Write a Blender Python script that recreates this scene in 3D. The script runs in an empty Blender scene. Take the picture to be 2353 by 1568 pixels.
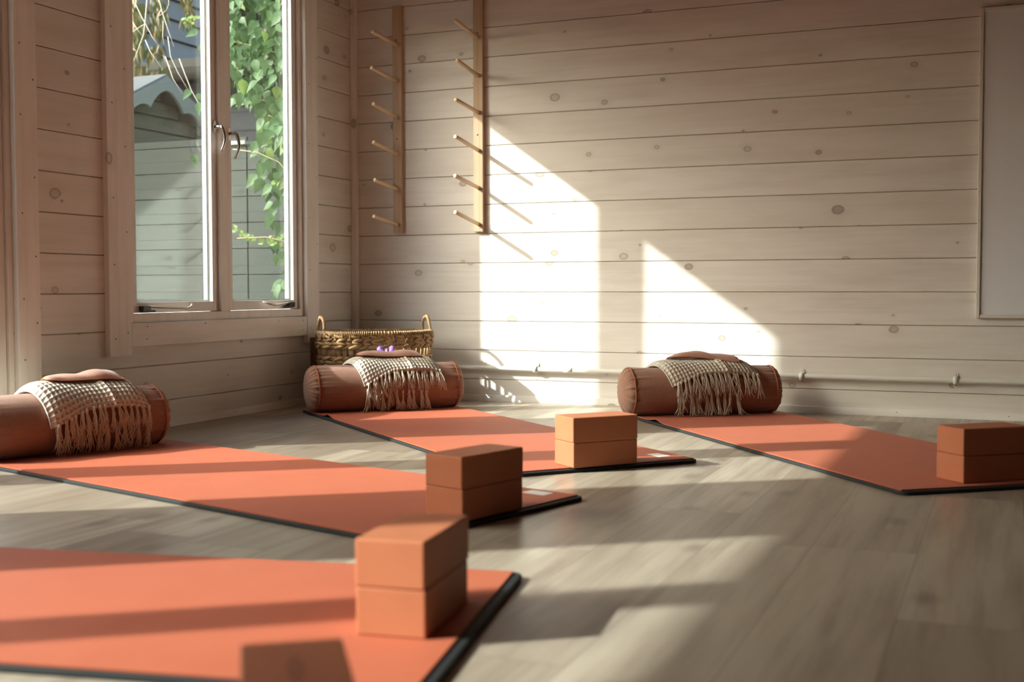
import bpy, bmesh, math, random
from mathutils import Vector, Matrix, noise as mnoise

random.seed(11)
scn = bpy.context.scene
col = scn.collection
R = math.radians

# ------------------------------------------------------------------ camera
CAM = Vector((2.9774, -5.1331, 0.5304))
F_PX, PITCH, YAW, ROLL = 2714.83, 0.0440, 0.3931, 0.0013
cd = bpy.data.cameras.new('camera')
cam = bpy.data.objects.new('camera', cd)
col.objects.link(cam)
fw = Vector((-math.sin(YAW) * math.cos(PITCH), math.cos(YAW) * math.cos(PITCH), -math.sin(PITCH)))
rt = Vector((math.cos(YAW), math.sin(YAW), 0))
up = rt.cross(fw)
rt2 = rt * math.cos(ROLL) - up * math.sin(ROLL)
up2 = rt * math.sin(ROLL) + up * math.cos(ROLL)
mw = Matrix((rt2, up2, -fw)).transposed().to_4x4()
mw.translation = CAM
cam.matrix_world = mw
cd.sensor_width = 36.0
cd.lens = F_PX / 2353.0 * 36.0
cd.clip_start = 0.02
cd.clip_end = 100
cd.dof.use_dof = True
cd.dof.focus_distance = 4.45
cd.dof.aperture_fstop = 3.0
scn.camera = cam

# ------------------------------------------------------------------ sky, sun, exposure
SUN_DIR = Vector((1.0, 0.74, -0.725)).normalized()
SUN_E = 9.9
AUREOLE = 11.0                  # bright hazy sky around the sun
SKY_E = 0.86
w = bpy.data.worlds.new('sky')
scn.world = w
w.use_nodes = True
wn = w.node_tree
wn.nodes.clear()
sky = wn.nodes.new('ShaderNodeTexSky')
sky.sky_type = 'NISHITA'
sky.sun_disc = False
sky.sun_elevation = math.asin(-SUN_DIR.z)
sky.sun_rotation = math.atan2(-SUN_DIR.x, -SUN_DIR.y)
sky.dust_density = 4.0
sky.ozone_density = 1.0
bg = wn.nodes.new('ShaderNodeBackground')
bg.inputs['Strength'].default_value = SKY_E
wo = wn.nodes.new('ShaderNodeOutputWorld')
wn.links.new(sky.outputs[0], bg.inputs['Color'])
tcw = wn.nodes.new('ShaderNodeTexCoord')
dp = wn.nodes.new('ShaderNodeVectorMath'); dp.operation = 'DOT_PRODUCT'
wn.links.new(tcw.outputs['Generated'], dp.inputs[0])
dp.inputs[1].default_value = tuple(-SUN_DIR)
mxw = wn.nodes.new('ShaderNodeMath'); mxw.operation = 'MAXIMUM'; mxw.inputs[1].default_value = 0.0
wn.links.new(dp.outputs['Value'], mxw.inputs[0])
pw = wn.nodes.new('ShaderNodeMath'); pw.operation = 'POWER'; pw.inputs[1].default_value = 22.0
wn.links.new(mxw.outputs[0], pw.inputs[0])
ml = wn.nodes.new('ShaderNodeMath'); ml.operation = 'MULTIPLY'; ml.inputs[1].default_value = AUREOLE
wn.links.new(pw.outputs[0], ml.inputs[0])
bg2 = wn.nodes.new('ShaderNodeBackground'); bg2.inputs['Color'].default_value = (.97, .985, 1.0, 1)
wn.links.new(ml.outputs[0], bg2.inputs['Strength'])
adw = wn.nodes.new('ShaderNodeAddShader')
wn.links.new(bg.outputs[0], adw.inputs[0]); wn.links.new(bg2.outputs[0], adw.inputs[1])
wn.links.new(adw.outputs[0], wo.inputs['Surface'])
sd = bpy.data.lights.new('sun', 'SUN')
sd.energy = SUN_E
sd.angle = R(0.8)
sd.color = (1.0, 0.98, 0.945)
sun = bpy.data.objects.new('sun', sd)
col.objects.link(sun)
sun.rotation_euler = SUN_DIR.to_track_quat('-Z', 'Y').to_euler()
sun.location = (-6, -5, 6)
scn.view_settings.view_transform = 'Standard'
scn.view_settings.look = 'None'
scn.view_settings.gamma = 1.0
scn.view_settings.use_curve_mapping = False
scn.view_settings.exposure = 0.10

# ------------------------------------------------------------------ mesh helpers
class MB:
    """collects shapes into one mesh"""
    def __init__(self):
        self.v, self.f, self.m, self.s = [], [], [], []

    def add(self, verts, faces, mi=0, smooth=False):
        o = len(self.v)
        self.v += [tuple(p) for p in verts]
        for f in faces:
            self.f.append([i + o for i in f]); self.m.append(mi); self.s.append(smooth)

    def box(self, a, b, mi=0, mat=None):
        x0, y0, z0 = a; x1, y1, z1 = b
        vs = [Vector(p) for p in ((x0, y0, z0), (x1, y0, z0), (x1, y1, z0), (x0, y1, z0),
                                  (x0, y0, z1), (x1, y0, z1), (x1, y1, z1), (x0, y1, z1))]
        if mat is not None:
            vs = [mat @ p for p in vs]
        self.add(vs, [(0, 3, 2, 1), (4, 5, 6, 7), (0, 1, 5, 4), (1, 2, 6, 5), (2, 3, 7, 6), (3, 0, 4, 7)], mi)

    def tube(self, pts, r, n=8, mi=0, caps=True, closed=False):
        pts = [Vector(p) for p in pts]
        k = len(pts)
        rr = r if isinstance(r, (list, tuple)) else [r] * k
        vs, fs = [], []
        prev = None
        for i, p in enumerate(pts):
            if closed:
                t = pts[(i + 1) % k] - pts[i - 1]
            else:
                t = pts[min(i + 1, k - 1)] - pts[max(i - 1, 0)]
            if t.length < 1e-9: t = Vector((0, 0, 1))
            t.normalize()
            if prev is None:
                a = Vector((0, 0, 1)) if abs(t.z) < .9 else Vector((1, 0, 0))
                u = t.cross(a).normalized()
            else:
                u = prev - t * prev.dot(t)
                u = u.normalized() if u.length > 1e-6 else t.orthogonal().normalized()
            prev = u
            q = t.cross(u)
            for j in range(n):
                an = 2 * math.pi * j / n
                vs.append(p + (u * math.cos(an) + q * math.sin(an)) * rr[i])
        rings = k if closed else k - 1
        for i in range(rings):
            a0 = i * n; b0 = ((i + 1) % k) * n
            for j in range(n):
                j2 = (j + 1) % n
                fs.append((a0 + j, a0 + j2, b0 + j2, b0 + j))
        if caps and not closed:
            fs.append(tuple(range(n - 1, -1, -1)))
            fs.append(tuple(range((k - 1) * n, k * n)))
        self.add(vs, fs, mi, True)

    def ellipsoid(self, c, ax, rad, n=6, m=5, mi=0):
        """ax: 3 orthonormal vectors, rad: 3 radii (long axis first)"""
        vs, fs = [], []
        c = Vector(c)
        for i in range(m + 1):
            th = math.pi * i / m
            for j in range(n):
                ph = 2 * math.pi * j / n
                vs.append(c + ax[0] * (rad[0] * math.cos(th)) + ax[1] * (rad[1] * math.sin(th) * math.cos(ph)) + ax[2] * (rad[2] * math.sin(th) * math.sin(ph)))
        for i in range(m):
            for j in range(n):
                j2 = (j + 1) % n
                fs.append((i * n + j, i * n + j2, (i + 1) * n + j2, (i + 1) * n + j))
        self.add(vs, fs, mi, True)

    def prism(self, poly, a, b, axis='y', mi=0):
        """extrude a polygon given in the two other axes from a to b along axis"""
        n = len(poly)
        def pt(p, t):
            return {'x': (t, p[0], p[1]), 'y': (p[0], t, p[1]), 'z': (p[0], p[1], t)}[axis]
        vs = [pt(p, a) for p in poly] + [pt(p, b) for p in poly]
        fs = [tuple(range(n - 1, -1, -1)), tuple(range(n, 2 * n))]
        for i in range(n):
            j = (i + 1) % n
            fs.append((i, j, n + j, n + i))
        self.add(vs, fs, mi)

    def grid(self, P, nu, nv, mi=0, smooth=True, flip=False):
        fs = []
        for i in range(nu - 1):
            for j in range(nv - 1):
                q = (i * nv + j, (i + 1) * nv + j, (i + 1) * nv + j + 1, i * nv + j + 1)
                fs.append(q[::-1] if flip else q)
        self.add(P, fs, mi, smooth)

    def build(self, name, mats, parent=None, bevel=None, recalc=True):
        me = bpy.data.meshes.new(name)
        me.from_pydata(self.v, [], self.f)
        if not isinstance(mats, (list, tuple)): mats = [mats]
        for m in mats: me.materials.append(m)
        me.polygons.foreach_set('material_index', self.m)
        me.polygons.foreach_set('use_smooth', self.s)
        me.update()
        if recalc:
            b = bmesh.new(); b.from_mesh(me)
            bmesh.ops.recalc_face_normals(b, faces=b.faces)
            b.to_mesh(me); b.free()
        o = bpy.data.objects.new(name, me)
        col.objects.link(o)
        if parent: o.parent = parent
        if bevel:
            md = o.modifiers.new('bevel', 'BEVEL')
            md.width = bevel; md.segments = 3; md.limit_method = 'ANGLE'; md.angle_limit = R(40)
        return o

def tag(o, label=None, cat=None, group=None, kind=None):
    if label: o['label'] = label
    if cat: o['category'] = cat
    if group: o['group'] = group
    if kind: o['kind'] = kind
    return o

def empty(name, loc=(0, 0, 0), rz=0.0):
    o = bpy.data.objects.new(name, None)
    o.empty_display_size = .1
    col.objects.link(o)
    o.location = loc
    o.rotation_euler = (0, 0, rz)
    return o

def copy_tree(o, parent=None):
    c = o.copy(); col.objects.link(c)
    if parent: c.parent = parent
    for ch in [q for q in bpy.data.objects if q.parent == o]:
        copy_tree(ch, c)
    return c

# ------------------------------------------------------------------ materials
class NT:
    def __init__(self, name):
        self.mat = bpy.data.materials.new(name)
        self.mat.use_nodes = True
        self.t = self.mat.node_tree
        self.b = self.t.nodes['Principled BSDF']
        self.out = self.t.nodes['Material Output']
    def n(self, typ, **kw):
        x = self.t.nodes.new(typ)
        for k, v in kw.items(): setattr(x, k, v)
        return x
    def put(self, sock, v):
        if hasattr(v, 'is_output') or isinstance(v, bpy.types.NodeSocket):
            self.t.links.new(v, sock)
        else:
            sock.default_value = v
    def math(self, op, a, b=None, c=None, clamp=False):
        x = self.n('ShaderNodeMath', operation=op); x.use_clamp = clamp
        self.put(x.inputs[0], a)
        if b is not None: self.put(x.inputs[1], b)
        if c is not None: self.put(x.inputs[2], c)
        return x.outputs[0]
    def xyz(self, src='Object'):
        tc = self.n('ShaderNodeTexCoord')
        s = self.n('ShaderNodeSeparateXYZ')
        self.t.links.new(tc.outputs[src], s.inputs[0])
        return s.outputs[0], s.outputs[1], s.outputs[2]
    def vec(self, x, y, z=0.0):
        c = self.n('ShaderNodeCombineXYZ')
        for i, v in enumerate((x, y, z)): self.put(c.inputs[i], v)
        return c.outputs[0]
    def noise(self, vec, scale, detail=3.0, rough=.55, out=0):
        x = self.n('ShaderNodeTexNoise')
        self.put(x.inputs['Vector'], vec)
        x.inputs['Scale'].default_value = scale
        x.inputs['Detail'].default_value = detail
        x.inputs['Roughness'].default_value = rough
        return x.outputs[out]
    def white(self, v):
        x = self.n('ShaderNodeTexWhiteNoise', noise_dimensions='2D')
        self.put(x.inputs['Vector'], v)
        return x.outputs['Value']
    def mix(self, fac, a, b):
        x = self.n('ShaderNodeMix', data_type='RGBA')
        self.put(x.inputs[0], fac)
        for i, v in ((6, a), (7, b)):
            if isinstance(v, tuple) and len(v) == 3: v = (*v, 1)
            self.put(x.inputs[i], v)
        return x.outputs[2]
    def ramp(self, fac, lo, hi):
        x = self.n('ShaderNodeMapRange'); x.clamp = True
        self.put(x.inputs[0], fac)
        self.put(x.inputs[1], lo); self.put(x.inputs[2], hi)
        return x.outputs[0]
    def bump(self, h, strength=.3, dist=.002):
        x = self.n('ShaderNodeBump')
        x.inputs['Strength'].default_value = strength
        x.inputs['Distance'].default_value = dist
        self.put(x.inputs['Height'], h)
        self.t.links.new(x.outputs[0], self.b.inputs['Normal'])
    def base(self, c, rough=.6, spec=None, metal=None):
        if isinstance(c, tuple) and len(c) == 3: c = (*c, 1)
        self.put(self.b.inputs['Base Color'], c)
        self.put(self.b.inputs['Roughness'], rough)
        if spec is not None: self.b.inputs['Specular IOR Level'].default_value = spec
        if metal is not None: self.b.inputs['Metallic'].default_value = metal
        return self

PL = 0.138                      # cover width of one wall board
ZB = 3.735 * PL                 # height of one of the board joints

WASH = (0.80, 0.772, 0.735)
def pine_wash(name, along, plank=None, knots=1.0, tint=WASH):
    """white-washed pine: grain and knots follow each board"""
    M = NT(name)
    x, y, z = M.xyz()
    u = {'x': x, 'y': y, 'z': z}[along]
    v = z if along != 'z' else M.math('ADD', x, y)
    if plank:
        idx = M.math('FLOOR', M.math('DIVIDE', M.math('SUBTRACT', v, ZB), plank))
        rnd = M.white(M.vec(idx, 3.7))
    else:
        rnd = 0.37
    off = M.math('MULTIPLY', rnd, 53.0)
    uu = M.math('ADD', u, off)
    g1 = M.noise(M.vec(M.math('MULTIPLY', uu, 1.3), M.math('MULTIPLY', v, 55.0), off), 1.0, 4.0, .6)
    g2 = M.noise(M.vec(M.math('MULTIPLY', uu, 2.2), M.math('MULTIPLY', v, 12.0), off), 1.0, 3.0, .6)
    c = M.mix(M.ramp(g2, .42, .75), tint, (tint[0] * .86, tint[1] * .84, tint[2] * .81))
    c = M.mix(M.math('MULTIPLY', M.ramp(g1, .5, .8), .34), c, (tint[0] * .70, tint[1] * .68, tint[2] * .66))
    if plank:
        c = M.mix(M.math('MULTIPLY', rnd, .35), c, (tint[0] * .90, tint[1] * .86, tint[2] * .80))
    if knots:
        vo = M.n('ShaderNodeTexVoronoi', voronoi_dimensions='2D', feature='F1')
        wob = M.noise(M.vec(M.math('MULTIPLY', uu, 40.), M.math('MULTIPLY', v, 40.)), 1.0, 1.0)
        M.put(vo.inputs['Vector'], M.vec(M.math('ADD', M.math('MULTIPLY', uu, 3.0), M.math('MULTIPLY', wob, .02)), M.math('MULTIPLY', v, 4.1)))
        vo.inputs['Scale'].default_value = 1.0
        rad = M.n('ShaderNodeSeparateColor')
        M.t.links.new(vo.outputs['Color'], rad.inputs[0])
        r0 = M.math('MULTIPLY_ADD', M.math('POWER', rad.outputs[0], 1.7), .062, .018)
        d = M.math('DIVIDE', vo.outputs['Distance'], r0)
        body = M.math('SUBTRACT', 1.0, M.ramp(d, .75, 1.12))
        ring = M.math('SUBTRACT', 1.0, M.ramp(M.math('ABSOLUTE', M.math('SUBTRACT', d, .9)), .08, .3))
        halo = M.math('SUBTRACT', 1.0, M.ramp(d, 1.0, 3.2))
        keep = M.math('GREATER_THAN', rad.outputs[1], 1.0 - .85 * knots)
        dark = M.math('MULTIPLY_ADD', rad.outputs[2], .45, .22)
        c = M.mix(M.math('MULTIPLY', M.math('MULTIPLY', halo, keep), .16), c, (.50, .41, .33))
        c = M.mix(M.math('MULTIPLY', M.math('MULTIPLY', body, keep), dark), c, (.30, .25, .21))
        c = M.mix(M.math('MULTIPLY', M.math('MULTIPLY', ring, keep), .45), c, (.24, .19, .15))
    M.base(c, .62, .25)
    M.bump(M.math('ADD', g1, M.math('MULTIPLY', g2, .5)), .12, .001)
    return M.mat

m_wall_x = pine_wash('whitewashed_pine_boards', 'x', PL)
m_wall_y = pine_wash('whitewashed_pine_boards_side', 'y', PL)
m_trim_z = pine_wash('whitewashed_trim_upright', 'z', None, .25, (.88, .855, .82))
m_trim_y = pine_wash('whitewashed_trim_side', 'y', None, .35, (.88, .855, .82))
m_trim_x = pine_wash('whitewashed_trim_back', 'x', None, .35, (.88, .855, .82))

def plain(name, c, rough=.6, spec=None, metal=None):
    return NT(name).base(c, rough, spec, metal).mat

m_groove = plain('bare_pine_groove', (.33, .19, .10), .8)
m_nail = plain('nail_head', (.06, .04, .03), .5)
m_white = plain('white_painted_joinery', (.78, .76, .72), .45)
m_seal = plain('black_seal', (.03, .03, .03), .6)
m_spacer = plain('grey_spacer_bar', (.30, .32, .33), .4, metal=.3)
m_chrome = plain('brushed_metal', (.62, .60, .58), .22, metal=1.0)
m_blackplastic = plain('black_plastic', (.02, .02, .02), .4)
m_staybar = plain('cream_coated_metal', (.62, .58, .50), .45, metal=.2)
m_pipe = plain('white_plastic_pipe', (.74, .73, .68), .35)
m_board = plain('whiteboard_face', (.83, .86, .90), .28)
m_boardframe = plain('whiteboard_frame', (.74, .72, .65), .4)
m_ceiling = pine_wash('bare_pine_ceiling_boards', 'x', PL, .5, (.42, .275, .175))

# glass: clear pane, a little reflection
G = NT('window_glass')
G.t.nodes.remove(G.b)
tr = G.n('ShaderNodeBsdfTransparent'); tr.inputs[0].default_value = (.955, .975, .965, 1)
gl = G.n('ShaderNodeBsdfGlossy'); gl.inputs['Roughness'].default_value = .01
fr = G.n('ShaderNodeFresnel')
ge = G.n('ShaderNodeNewGeometry')
G.put(fr.inputs['IOR'], G.math('MULTIPLY_ADD', ge.outputs['Backfacing'], 1 / 1.5 - 1.5, 1.5))   # same reflection from either face of the pane
mx = G.n('ShaderNodeMixShader')
G.t.links.new(fr.outputs[0], mx.inputs[0]); G.t.links.new(tr.outputs[0], mx.inputs[1]); G.t.links.new(gl.outputs[0], mx.inputs[2])
G.t.links.new(mx.outputs[0], G.out.inputs['Surface'])
m_glass = G.mat

# floor: wide oak-look planks running along y
def floor_mat():
    M = NT('oak_vinyl_planks')
    x, y, z = M.xyz()
    W, L = .2045, 1.22
    cx = M.math('DIVIDE', M.math('SUBTRACT', x, 2.6235 - W * 20), W)
    ci = M.math('FLOOR', cx)
    r1 = M.white(M.vec(ci, 1.3))
    cy = M.math('ADD', M.math('DIVIDE', y, L), M.math('MULTIPLY', r1, 7.0))
    ri = M.math('FLOOR', cy)
    rnd = M.white(M.vec(ci, M.math('ADD', ri, .37)))
    off = M.math('MULTIPLY', rnd, 31.0)
    gx = M.math('ADD', M.math('MULTIPLY', x, 1.0), off)
    g1 = M.noise(M.vec(M.math('MULTIPLY', gx, 26.), M.math('MULTIPLY', y, 1.6), off), 1.0, 5.0, .62)
    g2 = M.noise(M.vec(M.math('MULTIPLY', gx, 8.), M.math('MULTIPLY', y, 1.1), off), 1.0, 3.0, .55)
    g3 = M.noise(M.vec(M.math('MULTIPLY', gx, 90.), M.math('MULTIPLY', y, 5.), off), 1.0, 3.0, .6)
    c = M.mix(M.ramp(g2, .3, .7), (.54, .475, .38), (.37, .31, .24))
    c = M.mix(M.math('MULTIPLY', M.ramp(g1, .44, .70), .70), c, (.20, .155, .112))
    c = M.mix(M.math('MULTIPLY', M.ramp(g3, .5, .8), .25), c, (.50, .43, .34))
    c = M.mix(M.math('MULTIPLY', rnd, .66), c, (.19, .143, .103))
    vo = M.n('ShaderNodeTexVoronoi', voronoi_dimensions='2D', feature='F1')
    M.put(vo.inputs['Vector'], M.vec(M.math('MULTIPLY', gx, 3.2), M.math('MULTIPLY', y, 1.7)))
    vo.inputs['Scale'].default_value = 1.0
    kn = M.math('SUBTRACT', 1.0, M.ramp(vo.outputs['Distance'], .02, .11))
    c = M.mix(M.math('MULTIPLY', kn, .62), c, (.14, .10, .07))
    fx = M.math('ABSOLUTE', M.math('SUBTRACT', M.math('SUBTRACT', cx, ci), .5))
    fy = M.math('ABSOLUTE', M.math('SUBTRACT', M.math('SUBTRACT', cy, ri), .5))
    gap = M.math('MAXIMUM', M.ramp(fx, .5 - .0013 / W, .5 - .0004 / W), M.ramp(fy, .5 - .0013 / L, .5 - .0004 / L))
    c = M.mix(M.math('MULTIPLY', gap, .8), c, (.10, .075, .055))
    M.base(c, M.math('MULTIPLY_ADD', g1, .14, .30), .58)
    M.bump(M.math('SUBTRACT', M.math('MULTIPLY', g1, .4), gap), .18, .0012)
    return M.mat
m_floor = floor_mat()

def mat_top():
    M = NT('orange_mat_fabric')
    x, y, z = M.xyz()
    n1 = M.noise(M.vec(x, y, z), 420., 2.0)
    n2 = M.noise(M.vec(x, y, z), 9., 3.0)
    c = M.mix(M.ramp(n2, .35, .7), (.48, .113, .047), (.455, .103, .042))
    c = M.mix(M.math('MULTIPLY', M.ramp(n1, .5, .75), .35), c, (.36, .072, .028))
    M.base(c, .62, .35)
    M.b.inputs['Sheen Weight'].default_value = .05
    M.bump(n1, .35, .0012)
    return M.mat
m_mat = mat_top()
m_matbase = plain('charcoal_rubber', (.020, .023, .025), .7, .3)
m_label = plain('white_printed_label', (.80, .80, .78), .5)

def foam():
    M = NT('terracotta_foam')
    x, y, z = M.xyz()
    n1 = M.noise(M.vec(x, y, z), 260., 2.0)
    n2 = M.noise(M.vec(x, y, z), 14., 2.0)
    c = M.mix(M.ramp(n2, .3, .7), (.50, .175, .085), (.47, .16, .077))
    c = M.mix(M.math('MULTIPLY', M.ramp(n1, .55, .75), .2), c, (.40, .12, .05))
    M.base(c, .58, .3)
    M.bump(n1, .12, .0008)
    return M.mat
m_foam = foam()
m_foammark = plain('pressed_foam_mark', (.36, .115, .055), .65)

def linen(name, c0, c1, sc=520.):
    M = NT(name)
    x, y, z = M.xyz()
    a = M.noise(M.vec(M.math('MULTIPLY', x, sc), M.math('MULTIPLY', y, sc * .06), M.math('MULTIPLY', z, sc * .06)), 1.0, 2.0)
    b = M.noise(M.vec(M.math('MULTIPLY', x, sc * .05), M.math('MULTIPLY', y, sc), M.math('MULTIPLY', z, sc)), 1.0, 2.0)
    s = M.math('MULTIPLY', M.math('ADD', a, b), .5)
    c = M.mix(M.ramp(s, .38, .62), c0, c1)
    M.base(c, .85, .15)
    M.b.inputs['Sheen Weight'].default_value = .25
    M.bump(s, .35, .0012)
    return M.mat
m_linen = linen('dusty_terracotta_linen', (.37, .20, .14), (.30, .155, .105))
m_eye = linen('dusty_pink_linen', (.50, .27, .21), (.42, .22, .165))
m_pipecord = plain('rust_piping_cord', (.36, .10, .04), .7)
m_edgecord = plain('rust_edge_stitch', (.52, .17, .07), .7)

def yarn(name, c0, c1):
    M = NT(name)
    x, y, z = M.xyz()
    n1 = M.noise(M.vec(x, y, z), 600., 2.0)
    c = M.mix(M.ramp(n1, .35, .65), c0, c1)
    M.base(c, .9, .1)
    M.b.inputs['Sheen Weight'].default_value = .3
    M.bump(n1, .4, .001)
    return M.mat
m_blanket = yarn('oatmeal_cotton_yarn', (.72, .665, .575), (.60, .54, .45))
m_fringe = yarn('oatmeal_fringe_yarn', (.64, .575, .48), (.50, .44, .36))

def straw(name, c0, c1, c2):
    M = NT(name)
    x, y, z = M.xyz()
    n1 = M.noise(M.vec(x, y, z), 34., 3.0)
    n2 = M.noise(M.vec(M.math('MULTIPLY', x, 80.), M.math('MULTIPLY', y, 80.), M.math('MULTIPLY', z, 380.)), 1.0, 2.0)
    c = M.mix(M.ramp(n1, .35, .65), c0, c1)
    c = M.mix(M.math('MULTIPLY', M.ramp(n2, .5, .75), .5), c, c2)
    M.base(c, .55, .35)
    M.bump(n2, .5, .002)
    return M.mat
m_weave = straw('water_hyacinth_weave', (.45, .285, .13), (.31, .19, .085), (.16, .09, .045))
m_stake = straw('pale_cane_stakes', (.50, .35, .19), (.37, .24, .12), (.22, .13, .065))
m_tagboard = plain('brown_hang_tag', (.17, .095, .05), .6)
m_purple = plain('purple_fabric', (.30, .16, .62), .7)

def rackwood():
    M = NT('natural_pine')
    x, y, z = M.xyz()
    g = M.noise(M.vec(M.math('MULTIPLY', x, 60.), M.math('MULTIPLY', y, 60.), M.math('MULTIPLY', z, 2.5)), 1.0, 4.0, .6)
    k = M.noise(M.vec(M.math('MULTIPLY', x, 14.), M.math('MULTIPLY', y, 14.), M.math('MULTIPLY', z, 4.)), 1.0, 2.0)
    c = M.mix(M.ramp(g, .35, .7), (.56, .41, .28), (.46, .31, .19))
    c = M.mix(M.math('MULTIPLY', M.ramp(k, .64, .74), .6), c, (.26, .13, .06))
    M.base(c, .5, .3)
    return M.mat
m_rack = rackwood()
m_peg = plain('pale_birch_dowel', (.74, .56, .37), .5)

def board_paint(name, c0, c1):
    M = NT(name)
    x, y, z = M.xyz()
    n1 = M.noise(M.vec(M.math('MULTIPLY', x, 3.), M.math('MULTIPLY', y, 3.), M.math('MULTIPLY', z, 40.)), 1.0, 3.0)
    c = M.mix(M.ramp(n1, .3, .7), c0, c1)
    M.base(c, .8, .06)
    return M.mat
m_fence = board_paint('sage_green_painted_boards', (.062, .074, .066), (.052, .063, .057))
m_shedwall = board_paint('shed_green_paint', (.165, .152, .095), (.14, .13, .08))
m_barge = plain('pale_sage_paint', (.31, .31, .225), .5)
m_roof = plain('grey_roof_felt', (.20, .205, .19), .8)
m_house = board_paint('blue_grey_clapboard', (.27, .255, .235), (.245, .232, .212))
m_dark = board_paint('dark_slate_boards', (.032, .036, .040), (.025, .028, .032))
m_fascia = plain('grey_fascia', (.055, .056, .050), .9, .03)
m_gutter = plain('black_gutter', (.012, .011, .010), .7, .05)
m_ground = NT('garden_ground')
_n = m_ground.noise(m_ground.vec(*m_ground.xyz()), 6., 4.)
m_ground = m_ground.base(m_ground.mix(_n, (.46, .45, .42), (.56, .54, .50)), .9).mat

def leaf_mat(name, c0, c1, trans=.45):
    M = NT(name)
    x, y, z = M.xyz()
    n1 = M.noise(M.vec(x, y, z), 23., 2.0)
    c = M.mix(M.ramp(n1, .35, .65), c0, c1)
    M.base(c, .5, .22)
    tl = M.n('ShaderNodeBsdfTranslucent')
    M.put(tl.inputs[0], M.mix(.4, c, (.20, .34, .08)))
    ms = M.n('ShaderNodeMixShader'); ms.inputs[0].default_value = trans
    M.t.links.new(M.b.outputs[0], ms.inputs[1]); M.t.links.new(tl.outputs[0], ms.inputs[2])
    M.t.links.new(ms.outputs[0], M.out.inputs['Surface'])
    return M.mat
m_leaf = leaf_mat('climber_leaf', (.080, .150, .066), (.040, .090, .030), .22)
m_leafyoung = leaf_mat('young_yellow_leaf', (.19, .27, .075), (.14, .22, .065), .3)
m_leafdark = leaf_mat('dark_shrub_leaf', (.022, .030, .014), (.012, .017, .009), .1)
m_conifer = leaf_mat('conifer_needles', (.045, .085, .032), (.15, .085, .028), .12)
m_twig = plain('pale_bark', (.50, .43, .35), .8)
m_stem = plain('brown_vine_stem', (.30, .22, .12), .8)

# ------------------------------------------------------------------ room shell
ROOM_X, ROOM_Y, ROOM_Z = 5.2, -7.4, 2.36
b = MB(); b.box((-.08, ROOM_Y - .1, -.08), (ROOM_X + .1, .1, 0))
tag(b.build('floor', m_floor), kind='structure')
b = MB(); b.box((-.30, ROOM_Y - .1, ROOM_Z), (ROOM_X + .1, .25, ROOM_Z + .1))
tag(b.build('ceiling', m_ceiling), kind='structure')

JOINTS = [ZB + k * PL for k in range(-4, 14)]
CH, GAPH = .0048, .0012
def plank_profile(z0, z1, t):
    """outline (depth, z): depth 0 is the room face, t is the back; joints are chamfered"""
    j0 = any(abs(z0 - q) < 1e-5 for q in JOINTS)
    j1 = any(abs(z1 - q) < 1e-5 for q in JOINTS)
    p = []
    if j0: p += [(t, z0), (.010, z0), (.010, z0 + GAPH), (CH, z0 + GAPH), (0, z0 + .0038)]
    else: p += [(t, z0), (0, z0)]
    if j1: p += [(0, z1 - .0030), (CH, z1 - GAPH * .2), (CH, z1), (t, z1)]
    else: p += [(0, z1), (t, z1)]
    return p

def plank_wall(name, mat, axis, sign, a0, a1, openings, ztop, t=.07, at=0.0):
    """boards along `axis` from a0 to a1; openings = (lo, hi, zlo, zhi); sign = direction of the depth"""
    mb = MB()
    zs = [0.0] + [q for q in JOINTS if 0.02 < q < ztop - .02] + [ztop]
    for i in range(len(zs) - 1):
        cuts = [zs[i], zs[i + 1]]
        for o in openings:
            for zc in (o[2], o[3]):
                if zs[i] + .002 < zc < zs[i + 1] - .002: cuts.append(zc)
        cuts = sorted(set(cuts))
        for c0, c1 in zip(cuts[:-1], cuts[1:]):
            segs = [(a0, a1)]
            for lo, hi, zl, zh in openings:
                if zl < (c0 + c1) / 2 < zh:
                    ns = []
                    for s0, s1 in segs:
                        if hi <= s0 or lo >= s1: ns.append((s0, s1)); continue
                        if lo > s0: ns.append((s0, lo))
                        if hi < s1: ns.append((hi, s1))
                    segs = ns
            prof = plank_profile(c0, c1, t)
            n = len(prof)
            for s0, s1 in segs:
                P = []
                for s in (s0, s1):
                    for d, z in prof:
                        if axis == 'x': P.append((s, at + sign * d, z))
                        else: P.append((at + sign * d, s, z))
                fs, mi = [tuple(range(n)), tuple(range(n, 2 * n))], [0, 0]
                for q in range(n):
                    r = (q + 1) % n
                    fs.append((q, r, n + r, n + q))
                    dm = (prof[q][0] + prof[r][0]) / 2
                    mi.append(1 if .003 < dm < .03 else 0)
                o0 = len(mb.v)
                mb.v += P
                for f_, m_ in zip(fs, mi):
                    mb.f.append([k + o0 for k in f_]); mb.m.append(m_); mb.s.append(False)
    return tag(mb.build(name, [mat, m_groove]), kind='structure')

WIN = [(-1.66, -.445, .405, 1.985)]                     # window beside the corner
DY = -3.95                                             # the same window again, further along the wall
WIN2 = [(-1.66 + DY, -.445 + DY, .405, 1.985)]
DOOR = [(-3.765, -2.195, 0.0, 1.985)]
plank_wall('wall_back', m_wall_x, 'x', 1, 0.0, ROOM_X, [], ROOM_Z)
plank_wall('wall_left', m_wall_y, 'y', -1, ROOM_Y, .07, WIN + WIN2 + DOOR, ROOM_Z)
b = MB(); b.box((ROOM_X, ROOM_Y, 0), (ROOM_X + .08, .08, ROOM_Z))
m_stained = pine_wash('dark_stained_boards', 'y', PL, .5, (.09, .06, .04))
tag(b.build('wall_right', m_stained), kind='structure')
b = MB(); b.box((-.08, ROOM_Y - .08, 0), (ROOM_X + .08, ROOM_Y, ROOM_Z))
tag(b.build('wall_front', m_stained), kind='structure')

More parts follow.
